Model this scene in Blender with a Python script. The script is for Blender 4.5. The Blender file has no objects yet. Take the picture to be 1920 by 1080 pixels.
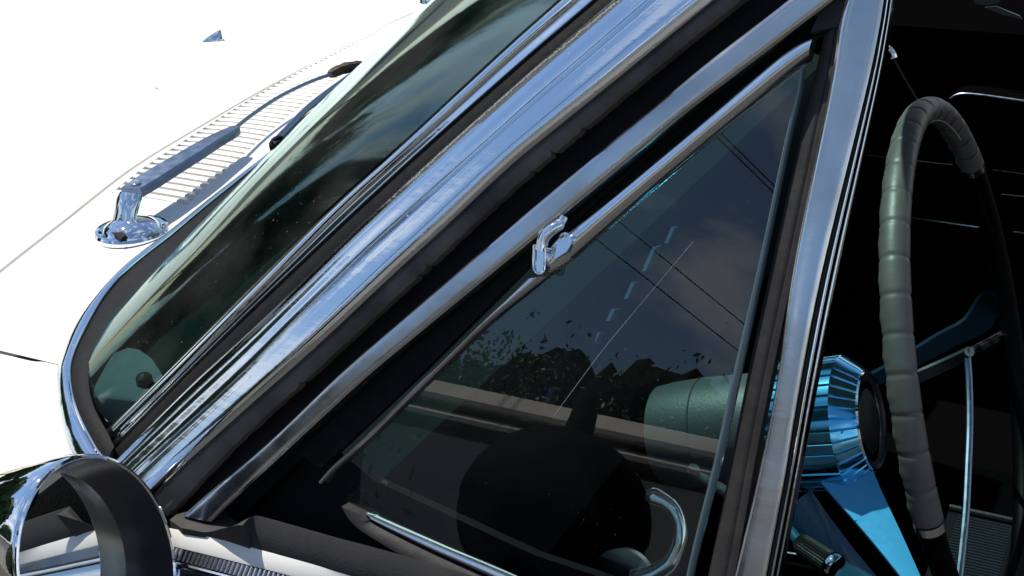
import bpy, math, random
import numpy as np
from mathutils import Vector, Matrix

random.seed(7)
np.random.seed(7)
S = bpy.context.scene
COL = S.collection
R = math.radians

# ------------------------------------------------------------------ camera
# car axes: X to the tail, Y to the passenger side, Z up; origin at the foot of the driver's windshield pillar
CAM = np.array([.632, -.598, .481])
YAW, PIT, ROL, FPX = R(27.35), R(24.2), R(-2.13), 2579.0
CW = np.array([-math.sin(YAW) * math.cos(PIT), math.cos(YAW) * math.cos(PIT), -math.sin(PIT)])
_r0 = np.array([math.cos(YAW), math.sin(YAW), 0.0])
_u0 = np.cross(_r0, CW)
CR = math.cos(ROL) * _r0 + math.sin(ROL) * _u0
CU = -math.sin(ROL) * _r0 + math.cos(ROL) * _u0
cam = bpy.data.cameras.new("camera")
cam.sensor_width = 36
cam.lens = FPX / 1920 * 36
cam.clip_start = .02
cam.clip_end = 2000
camo = bpy.data.objects.new("camera", cam)
COL.objects.link(camo)
camo.matrix_world = Matrix((
    (CR[0], CU[0], -CW[0], CAM[0]), (CR[1], CU[1], -CW[1], CAM[1]),
    (CR[2], CU[2], -CW[2], CAM[2]), (0, 0, 0, 1)))
S.camera = camo

# ------------------------------------------------------------------ sky and sun
SUN_DIR = Vector((-.45, .085, .88)).normalized()
SUN_EL = math.asin(SUN_DIR.z)
world = bpy.data.worlds.new("World")
S.world = world
world.use_nodes = True
nt = world.node_tree
nt.nodes.clear()
def wn(t, **kw):
    n = nt.nodes.new(t)
    for k, v in kw.items():
        setattr(n, k, v)
    return n
sky = wn('ShaderNodeTexSky', sky_type='NISHITA', sun_disc=False)
sky.sun_elevation = SUN_EL
sky.sun_rotation = math.atan2(SUN_DIR.x, SUN_DIR.y)
sky.air_density = 1.15
sky.dust_density = .1
sky.ozone_density = 3.2
tc = wn('ShaderNodeTexCoord')
mp = wn('ShaderNodeMapping')
mp.inputs['Scale'].default_value = (1.0, 1.0, 2.6)
mp.inputs['Location'].default_value = (.35, .2, .0)
nz = wn('ShaderNodeTexNoise')
nz.inputs['Scale'].default_value = 3.4
nz.inputs['Detail'].default_value = 9
nz.inputs['Roughness'].default_value = .58
nz.inputs['Distortion'].default_value = .35
rp = wn('ShaderNodeValToRGB')
rp.color_ramp.elements[0].position = .50
rp.color_ramp.elements[1].position = .72
sep = wn('ShaderNodeSeparateXYZ')
# more cloud towards the horizon all round, little overhead
cm = wn('ShaderNodeMapRange')
cm.inputs['From Min'].default_value = .18
cm.inputs['From Max'].default_value = .36
cm.inputs['To Min'].default_value = .09
cm.inputs['To Max'].default_value = -.015
addn = wn('ShaderNodeMath', operation='ADD')
mix = wn('ShaderNodeMix', data_type='RGBA')
mix.inputs['B'].default_value = (7.5, 7.9, 8.6, 1)
bg = wn('ShaderNodeBackground')
bg.inputs['Strength'].default_value = .10
out = wn('ShaderNodeOutputWorld')
L = nt.links.new
L(tc.outputs['Generated'], mp.inputs['Vector'])
L(mp.outputs['Vector'], nz.inputs['Vector'])
L(tc.outputs['Generated'], sep.inputs[0])
L(sep.outputs['Z'], cm.inputs['Value'])
L(nz.outputs[0], addn.inputs[0])
L(cm.outputs[0], addn.inputs[1])
L(addn.outputs[0], rp.inputs[0])
L(rp.outputs[0], mix.inputs['Factor'])
hs = wn('ShaderNodeHueSaturation')
hs.inputs['Saturation'].default_value = 1.03
L(sky.outputs[0], hs.inputs['Color'])
L(hs.outputs[0], mix.inputs['A'])
L(mix.outputs['Result'], bg.inputs[0])
L(bg.outputs[0], out.inputs[0])

sun = bpy.data.lights.new("sun", 'SUN')
sun.energy = 4.2
sun.angle = R(.5)
sun.color = (1, .95, .87)
suno = bpy.data.objects.new("sun", sun)
COL.objects.link(suno)
suno.rotation_euler = SUN_DIR.to_track_quat('Z', 'Y').to_euler()

S.view_settings.view_transform = 'Standard'
S.view_settings.look = 'None'
S.view_settings.gamma = 1
S.view_settings.exposure = .35
S.cycles.max_bounces = 10
S.cycles.transparent_max_bounces = 16
S.cycles.sample_clamp_indirect = 6
S.cycles.caustics_reflective = False
S.cycles.caustics_refractive = False

# ------------------------------------------------------------------ pixel rays and surfaces (1920 x 1080 photograph)
def ray(x, y):
    d = CW + CR * (x - 960) / FPX - CU * (y - 540) / FPX
    return d / np.linalg.norm(d)
def pl(x, y, p0, n):
    d = ray(x, y); n = np.asarray(n, float)
    return CAM + d * ((np.asarray(p0, float) - CAM) @ n) / (d @ n)
def py(x, y, Y):
    return pl(x, y, (0, Y, 0), (0, 1, 0))
def pz(x, y, Z):
    return pl(x, y, (0, 0, Z), (0, 0, 1))
def T(X, Y):      # top surface of cowl, hood and fender
    z = .055 * (1 - ((Y - .75) / .78) ** 2) - .03 * max(0, -X - .25)
    if Y < .03:
        z -= 1.6 * (.03 - Y) ** 2
    return z
def top(x, y, off=0.0):
    d = ray(x, y)
    f = lambda t: (CAM + d * t)[2] - T(*(CAM + d * t)[:2]) - off
    lo, hi = .2, 8.0
    for i in range(400):
        if f(.2 + (i + 1) * .02) < 0:
            lo, hi = .2 + i * .02, .2 + (i + 1) * .02
            break
    for _ in range(30):
        m = (lo + hi) / 2
        if f(m) < 0: hi = m
        else: lo = m
    return CAM + d * hi
def unit(v):
    v = np.asarray(v, float)
    return v / np.linalg.norm(v)
NS = unit((0, -.92, .39))         # outward normal of the side glass
def side(x, y, off=0.0):          # point on the side glass plane, pushed outwards by off
    return pl(x, y, np.array(SIDE0) + NS * off, NS)
SIDE0 = (0, .01, 0)

def resample(pts, n):
    pts = np.asarray(pts, float)
    s = np.r_[0, np.cumsum(np.linalg.norm(np.diff(pts, axis=0), axis=1))]
    q = np.linspace(0, s[-1], n)
    return np.c_[[np.interp(q, s, pts[:, k]) for k in range(pts.shape[1])]].T
def smooth_curve(pts, n, it=2):
    p = resample(pts, n)
    for _ in range(it):
        q = p.copy()
        q[1:-1] = (p[:-2] + 2 * p[1:-1] + p[2:]) / 4
        p = q
    return p
def spline(pts, n):               # Catmull-Rom
    pts = np.asarray(pts, float)
    P_ = np.vstack([2 * pts[0] - pts[1], pts, 2 * pts[-1] - pts[-2]])
    o = []
    m = len(pts) - 1
    for q in np.linspace(0, m - 1e-6, n):
        i = int(q); t = q - i
        a, b, c, d = P_[i], P_[i + 1], P_[i + 2], P_[i + 3]
        o.append(.5 * ((2 * b) + (-a + c) * t + (2 * a - 5 * b + 4 * c - d) * t * t + (-a + 3 * b - 3 * c + d) * t ** 3))
    return np.array(o)

# ------------------------------------------------------------------ materials
def mat(name, base=(.5, .5, .5), rough=.5, metal=0.0, coat=0.0, spec=.5, bump=0.0, bscale=40, bstretch=(1, 1, 1),
        var=0.0, vscale=8, vcol=None, rvar=0.0, speck=0.0, speckcol=(.5, .5, .5), speckscale=260):
    m = bpy.data.materials.new(name)
    m.use_nodes = True
    n = m.node_tree
    b = n.nodes['Principled BSDF']
    b.inputs['Base Color'].default_value = (*base, 1)
    b.inputs['Roughness'].default_value = rough
    b.inputs['Metallic'].default_value = metal
    b.inputs['Coat Weight'].default_value = coat
    b.inputs['Coat Roughness'].default_value = .04
    b.inputs['Specular IOR Level'].default_value = spec
    geo = n.nodes.new('ShaderNodeNewGeometry')
    def noise(scale, detail=4, stretch=None):
        t = n.nodes.new('ShaderNodeTexNoise')
        t.inputs['Scale'].default_value = scale
        t.inputs['Detail'].default_value = detail
        mpn = n.nodes.new('ShaderNodeMapping')
        if stretch: 
            mpn.inputs['Rotation'].default_value = stretch[1]
            mpn.inputs['Scale'].default_value = stretch[0]
        n.links.new(geo.outputs['Position'], mpn.inputs['Vector'])
        n.links.new(mpn.outputs[0], t.inputs['Vector'])
        return t
    col = None
    if var > 0 or vcol:
        t = noise(vscale, 6)
        r_ = n.nodes.new('ShaderNodeValToRGB')
        r_.color_ramp.elements[0].position = .35
        r_.color_ramp.elements[1].position = .68
        v2 = vcol or tuple(c * (1 - var) for c in base)
        r_.color_ramp.elements[0].color = (*v2, 1)
        r_.color_ramp.elements[1].color = (*base, 1)
        n.links.new(t.outputs[0], r_.inputs[0])
        col = r_.outputs[0]
    if speck > 0:
        t = noise(speckscale, 2)
        r_ = n.nodes.new('ShaderNodeValToRGB')
        r_.color_ramp.elements[0].position = .70
        r_.color_ramp.elements[1].position = .74
        n.links.new(t.outputs[0], r_.inputs[0])
        mm = n.nodes.new('ShaderNodeMath'); mm.operation = 'MULTIPLY'; mm.inputs[1].default_value = speck
        n.links.new(r_.outputs[0], mm.inputs[0])
        mx = n.nodes.new('ShaderNodeMix'); mx.data_type = 'RGBA'
        mx.inputs['A'].default_value = (*base, 1)
        if col: n.links.new(col, mx.inputs['A'])
        mx.inputs['B'].default_value = (*speckcol, 1)
        n.links.new(mm.outputs[0], mx.inputs['Factor'])
        col = mx.outputs['Result']
        if metal > .5:
            mr2 = n.nodes.new('ShaderNodeMath'); mr2.operation = 'MULTIPLY_ADD'
            mr2.inputs[1].default_value = .5; mr2.inputs[2].default_value = rough
            n.links.new(mm.outputs[0], mr2.inputs[0])
            n.links.new(mr2.outputs[0], b.inputs['Roughness'])
    if col: n.links.new(col, b.inputs['Base Color'])
    if rvar > 0 and not (speck > 0 and metal > .5):
        t = noise(vscale * 2.3, 5)
        mr = n.nodes.new('ShaderNodeMapRange')
        mr.inputs['From Min'].default_value = .3; mr.inputs['From Max'].default_value = .7
        mr.inputs['To Min'].default_value = max(0, rough - rvar * .3); mr.inputs['To Max'].default_value = rough + rvar
        n.links.new(t.outputs[0], mr.inputs['Value'])
        n.links.new(mr.outputs[0], b.inputs['Roughness'])
    if bump > 0:
        t = noise(bscale, 3, (bstretch, (0, R(42), R(-22))) if bstretch != (1, 1, 1) else None)
        bp = n.nodes.new('ShaderNodeBump')
        bp.inputs['Strength'].default_value = bump
        bp.inputs['Distance'].default_value = .002
        n.links.new(t.outputs[0], bp.inputs['Height'])
        n.links.new(bp.outputs[0], b.inputs['Normal'])
    return m

def glassmat(name, tint, ior=1.5, dust=.0, refl=(1, 1, 1), boost=1.4, rough=0.0):
    m = bpy.data.materials.new(name)
    m.use_nodes = True
    n = m.node_tree
    n.nodes.clear()
    o = n.nodes.new('ShaderNodeOutputMaterial')
    tr = n.nodes.new('ShaderNodeBsdfTransparent'); tr.inputs[0].default_value = (*tint, 1)
    gl = n.nodes.new('ShaderNodeBsdfGlossy'); gl.inputs['Roughness'].default_value = rough
    gl.inputs[0].default_value = (*refl, 1)
    fr = n.nodes.new('ShaderNodeFresnel'); fr.inputs[0].default_value = ior
    # both faces of the pane reflect
    m2 = n.nodes.new('ShaderNodeMath'); m2.operation = 'MULTIPLY'; m2.inputs[1].default_value = boost; m2.use_clamp = True
    mx = n.nodes.new('ShaderNodeMixShader')
    n.links.new(fr.outputs[0], m2.inputs[0])
    n.links.new(m2.outputs[0], mx.inputs[0])
    n.links.new(tr.outputs[0], mx.inputs[1]); n.links.new(gl.outputs[0], mx.inputs[2])
    last = mx.outputs[0]
    if dust > 0:
        geo = n.nodes.new('ShaderNodeNewGeometry')
        t = n.nodes.new('ShaderNodeTexNoise'); t.inputs['Scale'].default_value = 520; t.inputs['Detail'].default_value = 1
        n.links.new(geo.outputs['Position'], t.inputs['Vector'])
        r_ = n.nodes.new('ShaderNodeValToRGB')
        r_.color_ramp.elements[0].position = .74; r_.color_ramp.elements[1].position = .84
        n.links.new(t.outputs[0], r_.inputs[0])
        ml = n.nodes.new('ShaderNodeMath'); ml.operation = 'MULTIPLY_ADD'; ml.inputs[1].default_value = dust; ml.inputs[2].default_value = 0
        t2 = n.nodes.new('ShaderNodeTexNoise'); t2.inputs['Scale'].default_value = 14; t2.inputs['Detail'].default_value = 6
        n.links.new(geo.outputs['Position'], t2.inputs['Vector'])
        mr = n.nodes.new('ShaderNodeMapRange'); mr.inputs['From Min'].default_value = .4; mr.inputs['From Max'].default_value = .75; mr.inputs['To Max'].default_value = dust * .10
        n.links.new(t2.outputs[0], mr.inputs['Value']); n.links.new(mr.outputs[0], ml.inputs[2])
        n.links.new(r_.outputs[0], ml.inputs[0])
        df = n.nodes.new('ShaderNodeBsdfDiffuse'); df.inputs[0].default_value = (.55, .57, .55, 1)
        mx2 = n.nodes.new('ShaderNodeMixShader')
        n.links.new(ml.outputs[0], mx2.inputs[0]); n.links.new(last, mx2.inputs[1]); n.links.new(df.outputs[0], mx2.inputs[2])
        last = mx2.outputs[0]
    n.links.new(last, o.inputs[0])
    return m

M = {}
M['paint'] = mat('white_paint', (.84, .82, .76), .4, coat=.15, var=.02, vscale=5)
M['chrome'] = mat('chrome', (.80, .82, .84), .085, 1, bump=.05, bscale=60, bstretch=(.12, 2.2, 2.2), speck=.35, speckcol=(.9, .9, .9), speckscale=330)
M['chrome_clean'] = mat('polished_chrome', (.86, .87, .88), .03, 1, bump=.02, bscale=90)
M['chrome_dull'] = mat('worn_bright_metal', (.66, .68, .70), .16, 1, bump=.06, bscale=50, bstretch=(.12, 2.2, 2.2), rvar=.12, vscale=14, vcol=(.5, .49, .47))
M['rubber'] = mat('black_rubber', (.0042, .0042, .0048), .65, bump=.3, bscale=160, vcol=(.008, .008, .008), vscale=60, spec=.16)
M['rubber_brown'] = mat('weathered_rubber', (.027, .023, .020), .65, bump=.25, bscale=120, vcol=(.013, .0115, .0105), vscale=45)
M['strip'] = mat('weathered_strip', (.13, .11, .096), .7, bump=.6, bscale=90, vcol=(.05, .043, .038), vscale=28)
M['felt'] = mat('grey_felt', (.042, .040, .038), .9, bump=.12, bscale=700, vcol=(.03, .029, .028), vscale=30)
M['black'] = mat('black_vinyl', (.004, .004, .0045), .5, bump=.2, bscale=300, spec=.16)
M['pleat'] = mat('pleated_vinyl', (.006, .0065, .008), .4, bump=.1, bscale=300)
M['black_deep'] = mat('dark_interior', (.0022, .0022, .0025), .9, spec=0)
M['plenum'] = mat('cowl_plenum', (.50, .46, .38), .8)
M['wind'] = glassmat('tinted_windshield', (.50, .80, .74), 1.45, dust=.34, boost=1.3, refl=(.78, .98, .90), rough=.055)
M['vglass'] = glassmat('vent_glass', (.66, .80, .78), 1.52, dust=.09, boost=1.65)
M['edge'] = mat('glass_edge', (.10, .15, .16), .25, coat=.5)
M['mirror'] = mat('mirror_silver', (.86, .87, .86), .01, 1)
M['grip'] = mat('grey_grip_vinyl', (.125, .112, .106), .45, bump=.25, bscale=90, var=.2, vscale=30)
M['seam'] = mat('pale_seam_thread', (.36, .33, .27), .6)
M['rimblack'] = mat('black_wheel_rim', (.0015, .0015, .0017), .5, spec=.05)
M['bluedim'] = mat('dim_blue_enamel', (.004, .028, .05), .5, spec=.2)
M['crease'] = mat('dark_crease', (.03, .03, .03), .8)
M['bluemetal'] = mat('blue_anodised_metal', (.16, .54, .78), .14, 1, rvar=.1, vscale=80, speck=.8, speckcol=(.03, .05, .08), speckscale=190)
M['bluepaint'] = mat('dark_blue_enamel', (.008, .085, .15), .35, coat=.4, var=.2, vscale=60)
M['spoke'] = mat('brushed_blue_metal', (.09, .48, .86), .38, .3, rvar=.1, vscale=80, speck=.8, speckcol=(.03, .05, .08), speckscale=190)
M['dash'] = mat('dash_pad', (.006, .009, .009), .8, bump=.3, bscale=350, spec=.1)
M['dashblue'] = mat('blue_grey_dash', (.085, .095, .125), .5, var=.2, vscale=25)
M['column'] = mat('grey_green_column', (.045, .053, .055), .5, bump=.15, bscale=400)
M['rust'] = mat('rusty_metal', (.10, .065, .04), .6, .5, bump=.5, bscale=300, vcol=(.03, .025, .02), vscale=120)
M['wiper_steel'] = mat('steel_blue_wiper', (.19, .235, .31), .33, 1, rvar=.12, vscale=40)
M['glint'] = mat('pale_blue_glint', (.022, .052, .090), .7, spec=.1)  # colour of the glints set on the dash face
M['sill'] = mat('grey_sill_plate', (.10, .12, .12), .5)
M['red'] = mat('red_line', (.5, .03, .02), .5)

# ------------------------------------------------------------------ mesh helpers
WLOC = {}
def link(name, verts, faces, m, parent=None, smooth=True, sharp=35, mats=None, midx=None):
    verts = np.asarray(verts, float)
    c = (verts.min(0) + verts.max(0)) / 2
    me = bpy.data.meshes.new(name)
    me.from_pydata([tuple(v) for v in verts - c], [], [tuple(f) for f in faces])
    me.materials.append(m)
    for k in mats or (): me.materials.append(k)
    if midx is not None: me.polygons.foreach_set('material_index', midx)
    if smooth:
        me.polygons.foreach_set('use_smooth', [True] * len(me.polygons))
        me.update()
        me.set_sharp_from_angle(angle=R(sharp))
    me.update()
    o = bpy.data.objects.new(name, me)
    COL.objects.link(o)
    o.location = c
    WLOC[o.name] = Vector(c)
    if parent is not None:
        o.parent = parent
        o.matrix_parent_inverse = Matrix.Translation(-WLOC[parent.name])
    return o
def thing(name, loc, label, cat, group=None):
    o = bpy.data.objects.new(name, None)
    COL.objects.link(o)
    o.location = loc
    o.empty_display_size = .1
    WLOC[o.name] = Vector(loc)
    o['label'] = label; o['category'] = cat
    if group: o['group'] = group
    return o
class B:
    """verts and faces of one mesh"""
    def __init__(s): s.v = []; s.f = []
    def add(s, v, f):
        k = len(s.v)
        s.v += [tuple(map(float, p)) for p in v]
        s.f += [tuple(i + k for i in q) for q in f]
        return s
    def loft(s, secs, closed=True, caps=True):
        n = len(secs[0]); v = []; f = []
        for q in secs: v += list(q)
        for i in range(len(secs) - 1):
            for j in range(n if closed else n - 1):
                a, b = i * n + j, i * n + (j + 1) % n
                f.append((a, b, b + n, a + n))
        if caps and closed:
            f.append(tuple(range(n))[::-1]); f.append(tuple((len(secs) - 1) * n + j for j in range(n)))
        return s.add(v, f)
    def tube(s, pts, rad, seg=12, flat=None):
        pts = np.asarray(pts, float); n = len(pts)
        rad = np.broadcast_to(np.asarray(rad, float), (n,)) if np.ndim(rad) else np.full(n, rad)
        tg = np.gradient(pts, axis=0); tg /= np.linalg.norm(tg, axis=1)[:, None]
        u = np.cross(tg[0], (0, 0, 1.0))
        if np.linalg.norm(u) < .1: u = np.cross(tg[0], (0, 1.0, 0))
        u = unit(u); secs = []
        for i in range(n):
            u = unit(u - tg[i] * (u @ tg[i])); w = np.cross(tg[i], u)
            secs.append([pts[i] + rad[i] * (math.cos(a) * u + math.sin(a) * w * (flat or 1)) for a in np.linspace(0, 2 * math.pi, seg, endpoint=False)])
        return s.loft(secs)
    def box(s, c, ax, hs):
        c = np.asarray(c, float); ax = [unit(a) for a in ax]; v = []
        for i in (-1, 1):
            for j in (-1, 1):
                for k in (-1, 1):
                    v.append(c + ax[0] * hs[0] * i + ax[1] * hs[1] * j + ax[2] * hs[2] * k)
        return s.add(v, [(0, 1, 3, 2), (4, 6, 7, 5), (0, 4, 5, 1), (2, 3, 7, 6), (0, 2, 6, 4), (1, 5, 7, 3)])
    def lathe(s, c, axis, prof, seg=48, up=(0, 0, 1), sx=1, sy=1, caps=True):
        axis = unit(axis); up = (1, 0, 0) if abs(axis @ np.asarray(up, float)) > .95 else up; e1 = unit(np.asarray(up) - axis * (np.asarray(up) @ axis)); e2 = np.cross(axis, e1)
        c = np.asarray(c, float); secs = []
        for h, r in prof:
            secs.append([c + axis * h + r * (sx * math.cos(a) * e1 + sy * math.sin(a) * e2) for a in np.linspace(0, 2 * math.pi, seg, endpoint=False)])
        return s.loft(secs, caps=caps)
    def slab(s, poly, n, th):     # polygon extruded by -n*th
        poly = [np.asarray(p, float) for p in poly]; k = len(poly); n = unit(n)
        v = poly + [p - n * th for p in poly]
        f = [tuple(range(k)), tuple(range(2 * k - 1, k - 1, -1))]
        f += [(i, i + k, (i + 1) % k + k, (i + 1) % k) for i in range(k)]
        return s.add(v, f)
    def grid(s, G):               # rows of points
        r_, c_ = len(G), len(G[0]); v = [p for row in G for p in row]
        return s.add(v, [(i * c_ + j, i * c_ + j + 1, (i + 1) * c_ + j + 1, (i + 1) * c_ + j) for i in range(r_ - 1) for j in range(c_ - 1)])
    def out(s, name, m, parent=None, **k): return link(name, s.v, s.f, m, parent, **k)
def strip(A, Bb, N, name, m, parent, bulge=0.0, prof=None, m_=8, depth=.006):
    """bar between two edge curves A and Bb (arrays of points) with rounded face and real thickness"""
    secs = []
    for a, b, n in zip(A, Bb, N):
        row = []
        w = np.linalg.norm(b - a)
        for t in np.linspace(0, 1, m_ + 1):
            h = prof(t) if prof else bulge * (1 - (2 * t - 1) ** 2)
            row.append(a + (b - a) * t + n * h)
        row = [a - n * depth] + row + [b - n * depth]
        secs.append(row)
    return B().loft(secs).out(name, m, parent)

# ------------------------------------------------------------------ ground
GZ = -.98
M['ground'] = mat('asphalt', (.055, .050, .045), .9, bump=.3, bscale=30, vcol=(.035, .033, .031), vscale=1.5)
g = B().add([(-120, -120, GZ), (120, -120, GZ), (120, 120, GZ), (-120, 120, GZ)], [(0, 1, 2, 3)]).out('ground', M['ground'], smooth=False)
g['kind'] = 'structure'

# ================================================================== THE CAR
car = thing('classic_car', (.4, .75, GZ), 'white sixties car with chrome windshield pillar, vent window and blue metal steering hub', 'car')

# ------------------------------------------------------------------ top curves from the photograph
hood_edge = [top(*p) for p in [(-260, 730), (-120, 610), (0, 510), (125, 412), (250, 315), (385, 232), (500, 165), (640, 92), (730, 45), (830, 0)]]
hood_edge += [np.array([-.44, 1.40, T(-.44, 1.40)])]
hood_edge = spline(hood_edge, 70)
t0px = [(150, 880), (126, 843), (110, 793), (102, 738), (105, 693), (133, 616), (191, 542), (235, 499), (318, 434), (383, 382), (450, 330), (512, 282), (622, 195), (731, 91), (830, 17), (875, -12)]
t0c = [top(*p) for p in t0px]
t0c += [np.array([-.40, 1.40, T(-.40, 1.40)])]
t0c = spline(t0c, 90)

# hood sheet, turned-down rear lip
G = []
for p in hood_edge:
    row = []
    q = p + np.array([-.004, 0, 0])
    row.append((q[0] + .002, q[1], T(q[0], q[1]) - .02))
    row.append((q[0], q[1], T(q[0], q[1]) - .001))
    for k, dx in enumerate((.003, .03, .12, .3, .6, 1.0, 1.5, 1.9)):
        x = q[0] - dx
        row.append((x, q[1], T(x, q[1]) + (.0012 if k else .0006)))
    G.append(row)
hood = B().grid(G).out('hood', M['paint'], car)
# chrome washer nozzle
c0 = top(397, 79); a0 = top(378, 81); a1 = top(416, 76)
ax = unit(a1 - a0); ay = unit(np.cross((0, 0, 1), ax))
w_ = np.linalg.norm(a1 - a0)
secs = []
for t in np.linspace(0, 1, 9):
    hw = w_ * .30 * math.sin(min(1, t * 1.25 + .08) * math.pi / 2)
    hh = .014 * (t ** .8) + .001
    if t > .9: hw *= .85
    c = a0 + ax * w_ * t + np.array([0, 0, .003])
    secs.append([c + ay * hw * math.cos(a) + np.array([0, 0, hh * max(0, math.sin(a)) - .003]) for a in np.linspace(0, 2 * math.pi, 14, endpoint=False)])
B().loft(secs).out('washer_nozzle', M['chrome_clean'], hood)
B().lathe(top(294, 169) + np.array([0, 0, .002]), (0, 0, 1), [(0, .0015), (.0012, .001), (.0015, .0002)], 8).out('paint_chip', M['plenum'], hood)

# cowl: front strip, rear strip, ends, with the louver opening between
def xL(y): return np.interp(y, [.33, .39, .58, .71, .84, .96, 1.06, 1.16], [-.275, -.287, -.309, -.323, -.336, -.355, -.368, -.395])
def xR(y): return np.interp(y, [.33, .36, .44, .60, .85, .94, 1.05, 1.16], [-.183, -.190, -.205, -.238, -.287, -.311, -.342, -.385])
cow = B()
ys = np.linspace(.33, 1.165, 60)
hx = lambda y: np.interp(y, hood_edge[:, 1], hood_edge[:, 0])
o = np.argsort(t0c[20:, 1]); tcy, tcx = t0c[20:, 1][o], t0c[20:, 0][o]
tx = lambda y: np.interp(y, tcy, tcx)
def P3(x, y, d=0): return (x, y, T(x, y) + d)
def rows(fa, fb, yy, n=5, d=0):
    return [[P3(fa(y) + (fb(y) - fa(y)) * t, y, d) for t in np.linspace(0, 1, n)] for y in yy]
fh = lambda y: hx(y) + .0020
cow.grid([[P3(fh(y), y, -.025)] + r_ + [(xL(y), y, T(xL(y), y) - .02)] for y, r_ in zip(ys, rows(fh, xL, ys))])
cow.grid([[(xR(y), y, T(xR(y), y) - .02)] + r_ for y, r_ in zip(ys, rows(xR, tx, ys))])
y1 = np.linspace(-.02, .315, 30)
low = np.array([p for p in t0c if p[1] < .33])
# near end of the cowl runs from the hood edge to the windshield trim
def tx2(y):
    q = [p for p in low if p[0] > -.30]
    q = sorted(q, key=lambda p: p[1])
    return np.interp(y, [p[1] for p in q], [p[0] for p in q])
y1 = np.linspace(.0705, .3305, 24)
cow.grid([[P3(fh(y), y, -.025)] + r_ for y, r_ in zip(y1, rows(fh, tx2, y1, 9))])
y2 = np.linspace(1.165, 1.42, 8)
cow.grid(rows(fh, lambda y: max(tx(y), hx(y) + .02), y2))
cowl = cow.out('cowl_panel', M['paint'], car)
# dark plenum under the louvers
B().grid(rows(lambda y: xL(y) - .02, lambda y: xR(y) + .02, np.linspace(.30, 1.19, 30), 4, -.0045)).out('cowl_plenum', M['plenum'], cowl)
# louvers one by one
gr = B().grid([[(xL(y) - .003, y, T(xL(y), y) - .012), (xL(y) + .001, y, T(xL(y), y) - .012)] for y in ys]).out('cowl_grille', M['paint'], car)
y = .337; i = 0
while y < 1.155:
    wv = .0040 * (1 + .03 * math.sin(i * 7.1))
    xa, xb = xL(y) - .001, xR(y) + .0005
    secs = []
    for t in np.linspace(0, 1, 7):
        x = xa + (xb - xa) * t
        z = T(x, y) - .0012
        e = 1 if 0 < t < 1 else .55
        secs.append([(x, y - wv, z - .006), (x, y - wv, z), (x, y - wv * .6 * e, z + .0014 * e), (x, y + wv * .6 * e, z + .0014 * e), (x, y + wv, z), (x, y + wv, z - .006)])
    B().loft(secs).out('louver', M['paint'], gr)
    y += .0125; i += 1

# fender: beside the cowl, over the wheel, turning down at the side
sx_ = [(-.9, .066), (-.45, .066), (-.16, .068), (-.104, .068), (-.08, .038), (-.05, .008), (-.02, -.014), (.05, -.022)]
G = []
for x in np.r_[np.linspace(-.9, -.17, 24), np.linspace(-.16, .045, 40)]:
    yi = np.interp(x, [q[0] for q in sx_], [q[1] for q in sx_]) + .0002 + np.interp(x, [-.125, -.10], [0, .009])
    row = [P3(x, yi, -.02), P3(x, yi, -.001)]
    for t in np.linspace(0, 1, 10)[1:]:
        yy = yi + (-.10 - yi) * t
        row.append(P3(x, yy))
    row += [(x, -.118, T(x, -.10) - .03), (x, -.125, T(x, -.10) - .10), (x, -.13, -.35), (x, -.11, -.62)]
    G.append(row)
B().grid(G).out('fender', M['paint'], car)

# passenger side fender, its top raised above the hood
G = []
for x in np.linspace(-2.3, .0, 40):
    zb = -.03 * max(0, -x - .25) * .4
    G.append([(x, 1.37, zb + .006), (x, 1.42, zb + .040), (x, 1.48, zb + .056), (x, 1.56, zb + .054), (x, 1.62, zb + .035), (x, 1.66, zb - .03), (x, 1.67, -.35), (x, 1.64, -.62)])
B().grid(G).out('passenger_fender', M['paint'], car)

# ------------------------------------------------------------------ windshield lower trim (chrome), gasket, glass
n0 = len(t0c)
def offset_curve(cv, d, dz):      # towards the glass
    tg = np.gradient(cv, axis=0); o = []
    for p, t in zip(cv, tg):
        nrm = unit((t[1], -t[0], 0))      # points rearward / inward
        o.append(p + nrm * d + np.array([0, 0, dz]))
    return np.array(o)
def pxcurve(pts, off):
    return spline([top(*p, off) for p in pts], 90)
chr_in = pxcurve([(200, 868), (177, 838), (144, 771), (131, 710), (138, 663), (172, 593), (203, 545), (246, 499), (326, 436), (389, 384), (455, 332), (516, 284), (626, 197), (735, 93), (834, 18), (878, -12), (905, -30)], .010)
chr_out = pxcurve([(150, 880), (126, 843), (110, 793), (102, 738), (105, 693), (133, 616), (187, 545), (233, 501), (318, 436), (383, 384), (450, 332), (512, 284), (622, 197), (731, 93), (830, 18), (875, -12), (902, -30)], .002)
gas_in = pxcurve([(214, 838), (202, 812), (176, 762), (166, 715), (172, 685), (197, 624), (240, 570), (284, 521), (348, 456), (406, 395), (466, 340), (522, 289), (631, 201), (739, 97), (838, 20), (882, -10), (910, -28)], .013)
def ribbon(a, b, lift, name, m, parent, drop=.006, k=6):
    secs = []
    for p, q in zip(a, b):
        row = [p - np.array([0, 0, drop])]
        for t in np.linspace(0, 1, k + 1):
            row.append(p + (q - p) * t + np.array([0, 0, lift * (1 - (2 * t - 1) ** 2)]))
        row.append(q - np.array([0, 0, drop]))
        secs.append(row)
    return B().loft(secs).out(name, m, parent)
trim = ribbon(chr_out, chr_in, .0035, 'windshield_trim', M['chrome'], car)
ribbon(chr_in + np.array([0, 0, -.001]), gas_in, .0015, 'rubber_gasket', M['rubber'], trim)
bead = B().tube(chr_in + np.array([0, 0, .0006]), .0011, 6).out('trim_bead', M['chrome_clean'], trim)

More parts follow.
